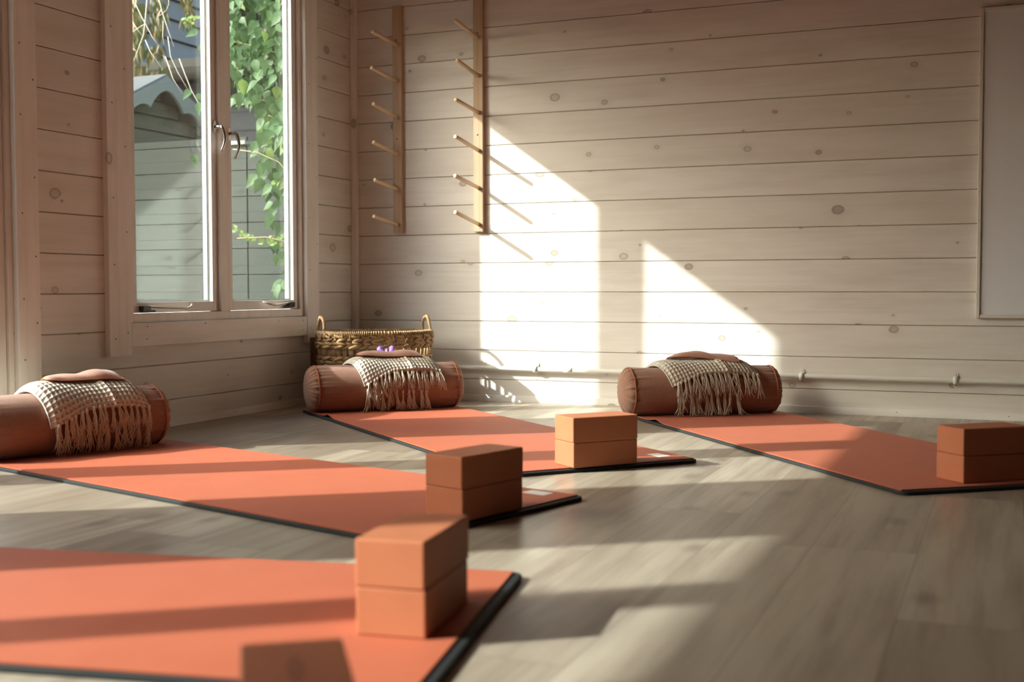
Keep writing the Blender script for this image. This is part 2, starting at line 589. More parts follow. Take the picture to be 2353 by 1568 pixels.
def nails(parent, pts, axis, r=.0027):
    mb = MB()
    for p in pts:
        d = .0006
        n = 8
        ring = []
        for j in range(n):
            a = 2 * math.pi * j / n
            if axis == 'x': ring.append((p[0] + d, p[1] + r * math.cos(a), p[2] + r * 1.25 * math.sin(a)))
            else: ring.append((p[0] + r * math.cos(a), p[1] - d, p[2] + r * 1.25 * math.sin(a)))
        mb.add(ring, [tuple(range(n))])
    return mb.build('nail_heads', m_nail, parent, recalc=False)

# skirting strips and corner batten
BBH = .029
bb = MB()
bb.prism([(-.014, 0), (0, 0), (0, BBH), (-.010, BBH)], .030, ROOM_X, 'x')
o = tag(bb.build('baseboard_back', m_trim_x), kind='structure')
nails(o, [(x, -.0135, .017) for x in (.75, 1.14, 1.63, 2.09, 2.58, 3.01, 3.5)], 'y', .0018)
bb = MB()
bb.prism([(0, 0), (.014, 0), (.010, BBH), (0, BBH)], -2.096, 0.0, 'y')
o = tag(bb.build('baseboard_left', m_trim_y), kind='structure')
nails(o, [(.0135, y, .017) for y in (-.62, -1.02, -1.5, -1.9)], 'x', .0018)
bb = MB(); bb.box((0, -.030, 0), (.030, 0, ROOM_Z))
tag(bb.build('trim_1', m_trim_z, bevel=.004), kind='structure')

# ------------------------------------------------------------------ windows in the left wall
def make_window(name, dy):
    r = tag(empty(name, (0, dy, 0)), kind='structure')
    zt = 1.955
    # fixed frame: jambs, mullion, head, sill member
    f = MB()
    f.box((-.085, -1.665, .408), (0, -1.618, zt)); f.box((-.085, -.487, .408), (0, -.440, zt))
    f.box((-.085, -1.085, .44), (0, -1.020, 1.915))
    f.box((-.085, -1.618, .408), (0.0, -.487, .440)); f.box((-.085, -1.618, 1.915), (0, -.487, zt))
    f.box((-.115, -1.665, .395), (-.085, -.440, .425))
    f.build('window_frame', m_trim_z, r, bevel=.002)
    # casing boards on the room face
    for y0, y1, z0 in ((-1.773, -1.656, .287), (-.465, -.362, .283)):
        c = MB(); c.box((0, y0, z0), (.023, y1, 2.07))
        co = c.build('casing', m_trim_z, r, bevel=.0025)
        yy = (y0 + y1) / 2
        pts = []
        for k, zz in enumerate((.352, .372, .62, .74, .86, 1.05, 1.2, 1.33, 1.47, 1.6)):
            pts.append((.023, yy + (.036 if k % 2 else -.03), zz))
        nails(co, pts, 'x')
    c = MB(); c.box((0, -1.773, 1.94), (.0225, -.362, 2.055))
    c.build('head_casing', m_trim_y, r)
    c = MB(); c.box((0, -1.654, .318), (.021, -.467, .406))
    ap = c.build('apron_board', m_trim_y, r, bevel=.0025)
    nails(ap, [(.021, -1.57, .392), (.021, -1.572, .345), (.021, -1.22, .395), (.021, -.70, .39), (.021, -.50, .388), (.021, -.50, .345)], 'x')
    # two casements, double glazed
    for k, (y0, y1) in enumerate(((-1.617, -1.086), (-1.019, -.488))):
        s = MB()
        X0, X1 = -.062, -.015
        s.box((X0, y0, .442), (X1, y0 + .035, 1.913)); s.box((X0, y1 - .034, .442), (X1, y1, 1.913))
        s.box((X0, y0 + .035, .442), (X1, y1 - .034, .482)); s.box((X0, y0 + .035, 1.868), (X1, y1 - .034, 1.913))
        so = s.build('casement', m_white, r, bevel=.002)
        for xg in (-.052, -.034):
            g = MB(); g.box((xg - .0015, y0 + .034, .481), (xg + .0015, y1 - .033, 1.869))
            g.build('pane', m_glass, so)
        sp = MB()
        ya, yb, za, zb = y0 + .0352, y1 - .0342, .4822, 1.8678
        for q in ((ya, ya + .006, za, zb), (yb - .006, yb, za, zb), (ya, yb, za, za + .006), (ya, yb, zb - .006, zb)):
            sp.box((-.0495, q[0], q[2]), (-.0365, q[1], q[3]))
        sp.build('spacer_bar', m_spacer, so)
    # dark gap lines between casement and frame are the real 1 mm gaps; seal strip behind
    return r

win1 = make_window('window_1', 0.0)
win2 = make_window('window_2', DY)

def window_handle(parent, y, z, name='handle'):
    h = MB()
    n = 14
    pl = []
    for j in range(n):
        a = 2 * math.pi * j / n
        pl.append((y + .0095 * math.cos(a), z + .026 * math.copysign(abs(math.sin(a)) ** .7, math.sin(a))))
    h.prism(pl, -.015, -.009, 'x')
    h.tube([(-.010, y, z), (.012, y, z), (.024, y, z)], [.0075, .0075, .007], 10)
    pts = []
    for i in range(11):
        t = i / 10
        pts.append((.022 + .016 * math.sin(t * math.pi) - .004 * t, y + .004 * math.sin(t * 3), z + .004 - .108 * t))
    h.tube(pts, [.0085, .0085, .0075, .007, .0065, .006, .006, .006, .006, .006, .0055], 10)
    return h.build(name, m_chrome, parent)
window_handle(win1, -1.101, 1.195)
window_handle(win1, -1.014 + .010, 1.178)

def stay_arm(parent, y0, y1, z):
    s = MB()
    sg = 1 if y1 > y0 else -1
    s.tube([(-.004, y0 + sg * .035, z + .008), (.014, y0 + sg * .10, z + .003), (.026, y1 - sg * .06, z - .002), (.020, y1 - sg * .03, z + .004), (.002, y1, z + .014)],
           [.004, .005, .005, .0045, .003], 6)
    so = s.build('stay_arm', m_staybar, parent)
    q = MB()
    q.box((-.014, min(y0, y0 + sg * .045), z - .010), (.008, max(y0, y0 + sg * .045), z + .010))
    q.box((-.008, min(y0, y0 + sg * .075), z - .014), (.004, max(y0, y0 + sg * .075), z - .006))
    q.build('stay_bracket', m_blackplastic, so, bevel=.002)
stay_arm(win1, -1.575, -1.28, .458)
stay_arm(win1, -.545, -.79, .462)

# glazed double door further along the left wall (only its casing edge is in the picture, its light lies on the floor)
dr = tag(empty('door_1'), kind='structure')
f = MB()
f.box((-.085, -3.77, 0), (-.002, -3.742, 1.985)); f.box((-.085, -2.216, 0), (-.002, -2.190, 1.985))
f.box((-.085, -3.742, 1.945), (-.002, -2.216, 1.985))
f.build('door_frame', m_trim_z, dr, bevel=.002)
for y0, y1 in ((-2.196, -2.100), (-3.86, -3.762)):
    c = MB(); c.box((0, y0, 0), (.023, y1, 2.07))
    co = c.build('door_casing', m_trim_z, dr, bevel=.003)
    if y1 > -3:
        nails(co, [(.023, y0 + (.022 if k % 2 else .078), z) for k, z in enumerate((.12, .30, .42, .50, .64, .78, .90, 1.10, 1.22, 1.33))], 'x')
c = MB(); c.box((0, -3.86, 1.96), (.0225, -2.10, 2.06)); c.build('door_casing', m_trim_y, dr)
for y0, y1, wl, wr in ((-3.741, -2.987, .075, .105), (-2.985, -2.217, .105, .060)):
    s = MB(); X0, X1 = -.062, -.012
    s.box((X0, y0, .012), (X1, y0 + wl, 1.943)); s.box((X0, y1 - wr, .012), (X1, y1, 1.943))
    s.box((X0, y0 + wl, .012), (X1, y1 - wr, .17)); s.box((X0, y0 + wl, 1.868), (X1, y1 - wr, 1.943))
    so = s.build('door_leaf', m_white, dr, bevel=.002)
    for xg in (-.050, -.034):
        g = MB(); g.box((xg - .0015, y0 + wl - .001, .169), (xg + .0015, y1 - wr + .001, 1.869))
        g.build('pane', m_glass, so)

# ------------------------------------------------------------------ whiteboard, pipe, peg racks
wb = empty('whiteboard', (2.880, 0, .411))
W, H = .92, 1.236
b = MB(); b.box((.012, -.016, .012), (W - .012, -.004, H - .012)); b.build('writing_surface', m_board, wb)
b = MB()
for a, c in (((0, -.024, 0), (.015, 0, H)), ((W - .015, -.024, 0), (W, 0, H)), ((.015, -.024, 0), (W - .015, 0, .015)), ((.015, -.024, H - .015), (W - .015, 0, H))):
    b.box(a, c)
b.build('board_frame', m_boardframe, wb, bevel=.003)
tag(wb, 'white dry-wipe board with pale frame hung on the whitewashed plank wall', 'whiteboard')

pp = empty('pipe', (0, -.024, .157))
b = MB(); b.tube([(.035 + i * .25, 0, .0012 * math.sin(i)) for i in range(21)], .0105, 12)
b.build('pipe_run', m_pipe, pp)
b = MB(); b.tube([(1.117, 0, 0), (1.16, 0, 0)], .0118, 12); b.build('pipe_coupling', m_pipe, pp)
for x in (.977, 2.194, 2.808, 3.5):
    cl = MB()
    ring = [(x, -math.cos(a) * .0128, math.sin(a) * .0128) for a in [R(-90 + i * 18) for i in range(11)]]
    P = []
    for q in ring:
        for dx in (-.009, .009): P.append((q[0] + dx, q[1], q[2]))
    for q in ring:
        for dx in (-.009, .009): P.append((q[0] + dx, q[1] * 1.18, q[2] * 1.18))
    k = len(ring)
    fs = []
    for i in range(k - 1):
        fs += [(2 * i, 2 * i + 1, 2 * i + 3, 2 * i + 2), (2 * k + 2 * i, 2 * k + 2 * i + 1, 2 * k + 2 * i + 3, 2 * k + 2 * i + 2),
               (2 * i, 2 * i + 2, 2 * k + 2 * i + 2, 2 * k + 2 * i), (2 * i + 1, 2 * i + 3, 2 * k + 2 * i + 3, 2 * k + 2 * i + 1)]
    cl.add(P, fs, 0, True)
    for sgn in (1, -1):
        poly = []
        for j in range(12):
            a = 2 * math.pi * j / 12
            poly.append((x + .0095 * math.cos(a), sgn * .021 + .0105 * math.sin(a)))
        cl.prism(poly, .0195, .0235, 'y')
        cl.box((x - .009, .0, sgn * .0125 - .0015), (x + .009, .0235, sgn * .0125 + .0015))
    co = cl.build('pipe_clip', m_pipe, pp)
    for sgn in (1, -1):
        sc = MB()
        sc.ellipsoid((x, .0195, sgn * .022), (Vector((0, 1, 0)), Vector((1, 0, 0)), Vector((0, 0, 1))), (.0018, .0038, .0038), 8, 4)
        sc.build('screw', m_chrome, co)
tag(pp, 'thin white pipe clipped low along the back wall behind the bolsters', 'pipe')

def peg_rack(x, z0, z1, pegz, label):
    r = empty('mat_rack', (x, 0, z0))
    b = MB(); b.box((-.0245, -.022, 0), (.0245, 0, z1 - z0))
    bo = b.build('backboard', m_rack, r, bevel=.002)
    for zz in (.035, .455, .93):
        sc = MB()
        sc.ellipsoid((-.002, -.0222, zz), (Vector((0, 1, 0)), Vector((1, 0, 0)), Vector((0, 0, 1))), (.0015, .0042, .0042), 8, 4)
        sc.build('screw', m_nail, bo)
    for pz, dx, dz in pegz:
        p = MB()
        p.tube([(0, -.016, pz - z0 - .004), (dx, -.214, pz - z0 + dz), (dx * 1.005, -.2155, pz - z0 + dz + .0002)], [.0093, .0093, .0080], 14)
        p.build('peg', m_peg, r)
    return tag(r, label, 'rack', 'peg racks on the back wall')
peg_rack(.257, .803, 1.896, [(1.712, -.026, .026), (1.538, -.032, .032), (1.364, -.024, .037), (1.188, -.024, .034), (1.018, -.019, .027), (.846, -.024, .028)],
         'pine board with six dowel pegs mounted nearest the corner of the room')
peg_rack(.686, .801, 1.900, [(1.711, -.027, .042), (1.535, -.018, .036), (1.365, -.026, .030), (1.188, -.028, .039), (1.012, -.030, .037), (.841, -.029, .042)],
         'pine board with six dowel pegs whose shadows cross the sunny wall')

# ------------------------------------------------------------------ yoga mats
def rounded_rect(x0, x1, y0, y1, r, n=5):
    p = []
    for cx, cy, a0 in ((x1 - r, y1 - r, 0), (x0 + r, y1 - r, 90), (x0 + r, y0 + r, 180), (x1 - r, y0 + r, 270)):
        for i in range(n + 1):
            a = R(a0 + 90 * i / n)
            p.append((cx + r * math.cos(a), cy + r * math.sin(a)))
    return p

def yoga_mat(endmid, deg, length, width, label, lab=None, curl=None):
    """local +x points to the near end with the blocks, the origin is the middle of that end"""
    r = empty('yoga_mat', (endmid[0], endmid[1], 0), R(deg))
    e = .019
    b = MB(); b.prism(rounded_rect(-length, e, -width / 2 - .009, width / 2 + .009, .024), .0005, .0104, 'z')
    b.build('rubber_base', m_matbase, r, bevel=.003)
    n, m = 60, 14
    P, Q = [], []
    for i in range(n + 1):
        x = -length + .012 + (length - .012) * i / n
        for j in range(m + 1):
            y = -width / 2 + width * j / m
            lift = 0.0
            if curl:                                    # the corner that has come up off the base
                d = math.hypot((x + length - .35) / .09, (y - curl * width / 2) / .09)
                lift = .013 * max(0, 1 - d) ** 1.5
            P.append((x, y, .0135 + lift)); Q.append((x, y, .0105 + lift * .98))
    t = MB()
    k = len(P); M1 = m + 1
    fs = []
    for i in range(n):
        for j in range(m):
            a = i * M1 + j
            fs += [(a, a + M1, a + M1 + 1, a + 1), (k + a, k + a + 1, k + a + M1 + 1, k + a + M1)]
    for i in range(n):
        a, c = i * M1, i * M1 + m
        fs += [(a, k + a, k + a + M1, a + M1), (c, c + M1, k + c + M1, k + c)]
    for j in range(m):
        a, c = j, n * M1 + j
        fs += [(a, a + 1, k + a + 1, k + a), (c, k + c, k + c + 1, c + 1)]
    t.add(P + Q, fs, 0, False)
    t.build('fabric_top', m_mat, r)
    if lab:
        l = MB(); l.prism(rounded_rect(lab[0] - .035, lab[0] + .035, lab[1] - .022, lab[1] + .022, .004, 2), .0136, .0141, 'z')
        l.build('label', m_label, r)
    return tag(r, label, 'yoga mat', 'orange yoga mats on the wood floor')

yoga_mat((2.220, -3.471), 11.12, 1.98, .654, 'orange yoga mat closest to the camera under the sunlit pair of blocks')
yoga_mat((1.904, -2.663), -16.62, 1.84, .664, 'orange yoga mat running from the bolster cut off by the left edge', lab=(-.095, .290))
yoga_mat((1.901, -1.846), -41.22, 1.98, .645, 'orange yoga mat running from the bolster in front of the basket', lab=(-.100, .262), curl=-1)
yoga_mat((3.001, -1.761), -51.80, 1.98, .652, 'orange yoga mat running from the bolster under the sunny wall patch', curl=-1)

# ------------------------------------------------------------------ yoga blocks
def block(x, y, z, deg, label, mark=False, group='terracotta yoga blocks'):
    b = MB(); b.box((-.11, -.055, 0), (.11, .055, .0728))
    o = b.build('yoga_block', m_foam, bevel=.0035)
    o.location = (x, y, z); o.rotation_euler = (0, 0, R(deg))
    if mark:
        q = MB()
        pts = [(.050 * math.cos(2 * math.pi * j / 20), .009 * math.sin(2 * math.pi * j / 20)) for j in range(20)]
        q.prism([(p[0] - .01, p[1]) for p in pts], .0724, .0731, 'z')
        q.build('pressed_mark', m_foammark, o)
    return tag(o, label, 'yoga block', group)
ZM = .0136
for x, y, deg, place in ((2.131, -3.493, 97.7, 'on the mat closest to the camera'),
                         (1.859, -2.660, 74.2, 'on the mat running from the left-edge bolster'),
                         (1.873, -1.821, 49.4, 'on the mat leading to the basket'),
                         (2.937, -1.695, 40.4, 'below the whiteboard at the right edge')):
    block(x, y, ZM, deg + .6, 'terracotta foam block, lower of the pair ' + place)
    block(x + .001, y - .001, ZM + .073, deg - .4, 'terracotta foam block, upper of the pair ' + place)
block(2.328, -4.134, 0, -54.0, 'terracotta foam block under the blurred block at the bottom edge')
block(2.328, -4.134, .0730, -54.5, 'blurred terracotta foam block cut off at the bottom edge', mark=True)

# ------------------------------------------------------------------ bolsters
BR = .0985
def bolster_mesh_parts(root, L, seed):
    rnd = random.Random(seed)
    ph = [rnd.uniform(0, 6.28) for _ in range(8)]
    def rad(s, a, gather=1.0):
        e = L / 2 - abs(s)
        r = BR * (1.0 - .05 * math.exp(-e / .035))
        g = math.exp(-e / .028) * gather
        sg = 1 if s > 0 else -1
        r += .0028 * g * (math.sin(a * 17 + ph[0] * sg) + .7 * math.sin(a * 29 + ph[1] * sg) + .5 * math.sin(a * 41 + ph[2]))
        r += .0022 * math.sin(s * 9 + a * 2 + ph[3]) + .0012 * math.sin(s * 23 - a * 3 + ph[4])
        return r
    def put(s, a, r):
        y = -r * math.sin(a); z = BR - .002 + r * math.cos(a)
        if z < .0025:
            y *= 1.03; z = .0012 + z * .04 if z > 0 else .0012
        return (s, y, z)
    n, m = 52, 144
    P = []
    for i in range(n + 1):
        t = -1 + 2 * i / n
        s = L / 2 * math.copysign(1 - (1 - abs(t)) ** 1.35, t)
        for j in range(m):
            a = 2 * math.pi * j / m
            P.append(put(s, a, rad(s, a)))
    fs = []
    for i in range(n):
        for j in range(m):
            j2 = (j + 1) % m
            fs.append((i * m + j, (i + 1) * m + j, (i + 1) * m + j2, i * m + j2))
    b = MB(); b.add(P, fs, 0, True)
    b.build('cover', m_linen, root)
    for sg in (-1, 1):
        b = MB(); P = []; K = 10
        for i in range(K + 1):
            q = i / K
            for j in range(m):
                a = 2 * math.pi * j / m
                r = rad(sg * L / 2, a) * math.cos(q * math.pi / 2) ** .8 if i < K else .0005
                s = sg * (L / 2 + .042 * math.sin(q * math.pi / 2) ** .9 + .0012 * math.sin(a * 19 + ph[5]) * (1 - q) * (q > 0))
                P.append(put(s, a, max(r, .0005)))
        fs = []
        for i in range(K):
            for j in range(m):
                j2 = (j + 1) % m
                fs.append((i * m + j, (i + 1) * m + j, (i + 1) * m + j2, i * m + j2))
        fs.append(tuple(K * m + j for j in range(m)))
        b.add(P, fs, 0, True)
        b.build('end_panel', m_linen, root)
        b = MB()
        b.tube([put(sg * (L / 2 + .0015 + .0008 * math.sin(a * 7 + ph[6])), a, rad(sg * L / 2, a, .12) + .0024) for a in [2 * math.pi * j / 96 for j in range(96)]], .0033, 7, closed=True)
        b.build('piping', m_pipecord, root)

def bolster(x, y, deg, L, label, seed):
    r = empty('bolster', (x, y, ZM), R(deg))
    bolster_mesh_parts(r, L, seed)
    return tag(r, label, 'bolster', 'terracotta bolsters at the mat ends')
BOL = {}
BOL[2] = (.228, -2.212, 69.8, .60)
BOL[3] = (.522, -.645, 45.9, .615)
BOL[4] = (1.827, -.328, 34.2, .607)
bolster(*BOL[2], 'terracotta linen bolster cut off by the left edge beside the door casing', 5)
bolster(*BOL[3], 'terracotta linen bolster lying in front of the woven basket', 9)
bolster(*BOL[4], 'terracotta linen bolster lying in the sun beside the clipped pipe', 14)

# ------------------------------------------------------------------ blankets draped over the bolsters
def blanket(bol, u0, u1, skew, hem, t_back, thick, low, label, seed):
    """u along the bolster, t = arc length from the top towards the front; hem(w) gives the front hem for w in 0..1"""
    x, y, deg, L = bol
    root = empty('blanket', (x, y, ZM), R(deg))
    rnd = random.Random(seed)
    Wd = u1 - u0
    RR = BR + .004
    QA = RR * math.pi / 2
    def surf(u, t, off):
        s = u + skew * t
        r = RR + off
        a = t / RR
        if abs(a) <= math.pi / 2:
            return Vector((s, -r * math.sin(a), BR - .002 + r * math.cos(a)))
        sg = 1 if a > 0 else -1
        return Vector((s, -sg * r, max(BR - .002 - (abs(t) - QA), .004)))
    def edge(w):
        return max(0.0, 1 - abs(2 * w - 1) ** 9)
    cell = .0155
    nu = max(4, int(round(Wd / cell)) * 6)
    nv = int(round((max(hem(i / 10) for i in range(11)) - t_back) / cell)) * 6
    ph = rnd.uniform(0, 6)
    P, Q = [], []
    for i in range(nu + 1):
        w_ = i / nu
        u = u0 + Wd * w_
        h1 = hem(w_)
        for j in range(nv + 1):
            t = t_back + (h1 - t_back) * j / nv
            fu = abs(((i / 6) % 1) - .5) * 2
            fv = abs(((j / 6) % 1) - .5) * 2
            rid = max(fu, fv) ** 2.2 * .0062
            fold = .004 * math.sin(w_ * 7 + ph + t * 6) + .006 * math.exp(-((w_ - .60 - t * .5) / .035) ** 2)
            tk = thick * edge(w_) * (1 - .35 * max(0, min(1, (t - .04) / .12)))
            o_ = max(.002, tk + fold * edge(w_)) + rid
            P.append(surf(u, t, o_)); Q.append(surf(u, t, .0008))
    k = len(P); V1 = nv + 1
    fs = []
    for i in range(nu):
        for j in range(nv):
            a = i * V1 + j
            fs += [(a, a + V1, a + V1 + 1, a + 1), (k + a, k + a + 1, k + a + V1 + 1, k + a + V1)]
    for i in range(nu):
        a, c = i * V1, i * V1 + nv
        fs += [(a, k + a, k + a + V1, a + V1), (c, c + V1, k + c + V1, k + c)]
    for j in range(nv):
        a, c = j, nu * V1 + j
        fs += [(a, a + 1, k + a + 1, k + a), (c, k + c, k + c + 1, c + 1)]
    b = MB(); b.add(P + Q, fs, 0, True)
    b.build('waffle_cloth', m_blanket, root)

    def fringe(n, wa, wb, hemf, off0, ln):
        mb = MB()
        for i in range(n):
            w_ = wa + (wb - wa) * (i + .5) / n + rnd.uniform(-.25, .25) / n * (wb - wa)
            u = u0 + Wd * w_; t0 = hemf(w_) - .006
            lean = rnd.uniform(-.16, .16)
            lnn = ln * rnd.uniform(.74, 1.14)
            # knot
            c = surf(u, t0 + .008, off0 + .003)
            mb.ellipsoid(c, (Vector((0, 0, 1)), Vector((1, 0, 0)), Vector((0, 1, 0))), (.010, .0058, .0058), 7, 5)
            for q in range(13):
                du = rnd.gauss(0, .0038); dof = abs(rnd.gauss(0, .003))
                amp = rnd.uniform(.001, .009); ps = rnd.uniform(0, 6.28); fq = rnd.uniform(3, 11)
                l2 = lnn * rnd.uniform(.70, 1.10)
                sp = rnd.gauss(0, .085)
                pts = []
                for kk in range(7):
                    f_ = kk / 6
                    t = t0 + l2 * f_
                    uu = u - skew * (t - t0) * .75 + du * (.35 + f_) + (lean + sp) * l2 * f_ * f_ + amp * math.sin(ps + fq * f_) * f_
                    p = surf(uu, t, off0 + .002 + dof * f_ + .004 * f_ * (1 - f_) * 4 * rnd.uniform(.4, 1.2))
                    pts.append(p)
                mb.tube(pts, [.0016, .0016, .0016, .0015, .0014, .0012, .0007], 4, caps=False)
        return mb.build('fringe', m_fringe, root, recalc=False)
    fringe(int(Wd / .0205), .03, .99, hem, thick * .62, .090)
    n2 = max(3, int(Wd * (low[1] - low[0]) / .026))
    fringe(n2, low[0], low[1], lambda w_: low[2] + low[3] * w_, .003, low[4])
    return tag(root, label, 'blanket', 'oatmeal waffle blankets on the bolsters')

hem_a = lambda w_: .118 + .050 * max(0, 1 - w_ / .45) ** 1.3 + .012 * max(0, (w_ - .8) / .2)
hem_b = lambda w_: .090 + .060 * max(0, 1 - w_ / .42) ** 1.2 + .010 * max(0, (w_ - .8) / .2)
hem_c = lambda w_: .088 + .050 * max(0, 1 - w_ / .42) ** 1.2 + .015 * max(0, (w_ - .8) / .2)
blanket(BOL[2], -.130, .215, .16, hem_a, -.16, .024, (.02, .98, .168, .01, .100), 'cream waffle blanket with long fringe on the bolster beside the door casing', 3)
blanket(BOL[3], -.160, .205, .26, hem_b, -.14, .024, (.0, .78, .165, .02, .105), 'cream waffle blanket with fringe on the bolster before the basket', 7)
blanket(BOL[4], -.200, .195, .32, hem_c, -.14, .024, (.0, .72, .165, .01, .105), 'grey-beige shaded waffle blanket with fringe on the bolster by the pipe clip', 12)

# ------------------------------------------------------------------ eye pillows
def eye_pillow(bol, u, t, rot, size, zlift, label, seed):
    x, y, deg, L = bol
    rnd = random.Random(seed)
    r = empty('eye_pillow', (x, y, ZM), R(deg))
    lx, ly = size
    ph = rnd.uniform(0, 6)
    def top(px, py, sgn):
        e = max(0, (1 - abs(px) ** 3.2) * (1 - abs(py) ** 2.6)) ** .62
        h = .0125 * e * (1 + .20 * math.sin(px * 4.2 + ph) + .10 * math.sin(px * 9 + py * 3 + ph))
        cx, sx = math.cos(R(rot)), math.sin(R(rot))
        X = px * lx / 2 + .004 * math.sin(py * 2 + ph); Y = py * ly / 2
        X2, Y2 = X * cx - Y * sx, X * sx + Y * cx
        yy = Y2 - t
        r0 = BR + .004 + zlift
        a = max(-1.45, min(1.45, yy / r0))
        z0 = BR - .002 + r0 * math.cos(a) - .002 * px * px
        if sgn > 0: z = z0 + .004 + h * 1.35
        else: z = z0 + .004 - h * .18
        return Vector((u + X2, r0 * math.sin(a), z + .003 * math.sin(px * 3 + ph)))
    n, m = 44, 20
    b = MB()
    for sgn in (1, -1):
        P = [top(-1 + 2 * i / n, -1 + 2 * j / m, sgn) for i in range(n + 1) for j in range(m + 1)]
        b.grid(P, n + 1, m + 1)
    b.build('cushion', m_eye, r)
    c = MB()
    per = [(-1 + 2 * i / 30, -1) for i in range(30)] + [(1, -1 + 2 * i / 14) for i in range(14)] + [(1 - 2 * i / 30, 1) for i in range(30)] + [(-1, 1 - 2 * i / 14) for i in range(14)]
    c.tube([top(px, py, 1) for px, py in per], .0016, 6, closed=True)
    c.build('edge_seam', m_edgecord, r)
    return tag(r, label, 'eye pillow', 'eye pillows on the blankets')
eye_pillow(BOL[2], .058, -.010, -8, (.245, .105), .0345, 'dusty pink eye pillow on the blanket beside the door casing', 2)
eye_pillow(BOL[3], .020, -.012, -6, (.270, .100), .0345, 'dusty pink eye pillow on the blanket in front of the basket', 6)
eye_pillow(BOL[4], .010, -.012, -13, (.290, .100), .0345, 'dusty pink eye pillow lit from behind against the sunny wall', 9)

# ------------------------------------------------------------------ woven basket in the corner
def basket():
    r = empty('basket', (.315, -.360, 0), R(47))
    A, B = .262, .165
    rnd = random.Random(4)
    def el(a, k=1.0, z=0.0):
        c, s = math.cos(a), math.sin(a)
        e = .82                                           # slightly squared oval
        return Vector((k * A * math.copysign(abs(c) ** e, c), k * B * math.copysign(abs(s) ** e, s), z))
    def kz(z): return .90 + .10 * min(1, z / .26)
    per, seg = 0, 360
    w = MB()
    rows = [.010 + .0162 * i for i in range(14)] + [.2730, .2885, .3040, .3185]
    for ri, z in enumerate(rows):
        if ri == 14:
            w.build('woven_body', m_weave, r); w = MB()
        k = kz(z)
        ns = 38
        ofs = rnd.random()
        sl = 1 if ri % 2 else -1
        if ri >= 14: sl = -1 if ri % 2 else 1
        for i in range(ns):
            a = 2 * math.pi * (i + ofs) / ns
            p = el(a, k, z); p2 = el(a + .02, k, z)
            t = (p2 - p).normalized(); n_ = Vector((t.y, -t.x, 0))
            tilt = R(sl * rnd.uniform(11, 21))
            ax0 = (t * math.cos(tilt) + Vector((0, 0, 1)) * math.sin(tilt)).normalized()
            ax2 = n_
            ax1 = ax0.cross(ax2)
            bulge = .004 if i % 2 else -.002
            w.ellipsoid(p + n_ * bulge, (ax0, ax1, ax2), (.0255 * rnd.uniform(.9, 1.1), .0096 * rnd.uniform(.88, 1.12), .0095), 7, 6)
    w.build('woven_band', m_weave, r)
    s = MB()
    for i in range(44):
        a = 2 * math.pi * i / 44
        for da in (-.018, .018):
            p0, p1 = el(a + da, kz(.222) * .99, .222), el(a + da, .99, .274)
            s.tube([p0, (p0 + p1) / 2, p1], .0042, 6)
    s.build('cane_stakes', m_stake, r)
    f = MB()
    f.tube([el(2 * math.pi * i / 90, 1.0, .331) for i in range(90)], .0085, 8, closed=True)
    for i in range(170):
        a = 2 * math.pi * i / 170
        p = el(a, 1.0, .331); t = (el(a + .02, 1, .331) - p).normalized(); n_ = Vector((t.y, -t.x, 0))
        ring = []
        for j in range(9):
            th = 2 * math.pi * j / 9
            ring.append(p + (n_ * math.cos(th) + Vector((0, 0, 1)) * math.sin(th)) * (.0100 * rnd.uniform(.95, 1.12)) + t * .003 * math.sin(th))
        f.tube(ring, .0026, 5, closed=True)
    for i in range(40):
        a = 2 * math.pi * (i + .3) / 40
        p = el(a, 1.035, .334)
        f.tube([p, el(a + .02, 1.045, .322), el(a + .025, 1.04, .308)], .0036, 5)
    f.build('wrapped_rim', m_stake, r)
    d = MB()
    P = [el(2 * math.pi * i / 48, .88, .004) for i in range(48)] + [el(2 * math.pi * i / 48, .88, .014) for i in range(48)]
    fs = [tuple(range(47, -1, -1)), tuple(range(48, 96))] + [(i, (i + 1) % 48, 48 + (i + 1) % 48, 48 + i) for i in range(48)]
    d.add(P, fs); d.build('woven_bottom', m_weave, r)
    for sg in (-1, 1):
        h = MB()
        pts = []
        for i in range(19):
            t = i / 18
            yy = math.cos(t * math.pi) * .052
            pts.append(Vector((sg * (A * 1.0 + .006 - .012 * math.sin(t * math.pi)) - sg * abs(yy) * .25, yy, .325 + .078 * math.sin(t * math.pi) ** .75)))
        h.tube(pts, .0062, 8)
        for i in range(18):
            for q in (0, .5):
                p = pts[i].lerp(pts[i + 1], q); t = (pts[i + 1] - pts[i]).normalized()
                u = t.orthogonal().normalized(); v = t.cross(u)
                h.tube([p + (u * math.cos(2 * math.pi * j / 8) + v * math.sin(2 * math.pi * j / 8)) * .0066 for j in range(8)], .0019, 4, closed=True)
        h.build('handle', m_stake, r)
    # hang tag tied to the side nearest the window
    tg = MB()
    p0 = el(R(150), 1.10, 0)
    tg.prism(rounded_rect(-.020, .020, -.075, .075, .008, 3), -.0015, .0015, 'y')
    to = tg.build('hang_tag', m_tagboard, r)
    to.location = (p0.x, p0.y, .235); to.rotation_euler = (0, 0, R(-30))
    td = MB(); td.tube([(.013 * math.cos(2 * math.pi * j / 20), -.003, -.02 + .022 * math.sin(2 * math.pi * j / 20)) for j in range(20)], .002, 5, closed=True)
    td.build('tag_emblem', m_nail, to)
    ts = MB(); ts.tube([(0, 0, .066), (.008, .01, .085), (.02, .022, .095)], .0018, 5)
    ts.build('tag_cord', m_stake, to)
    return tag(r, 'oval woven water hyacinth basket with two loop handles in the corner', 'basket')
basket()
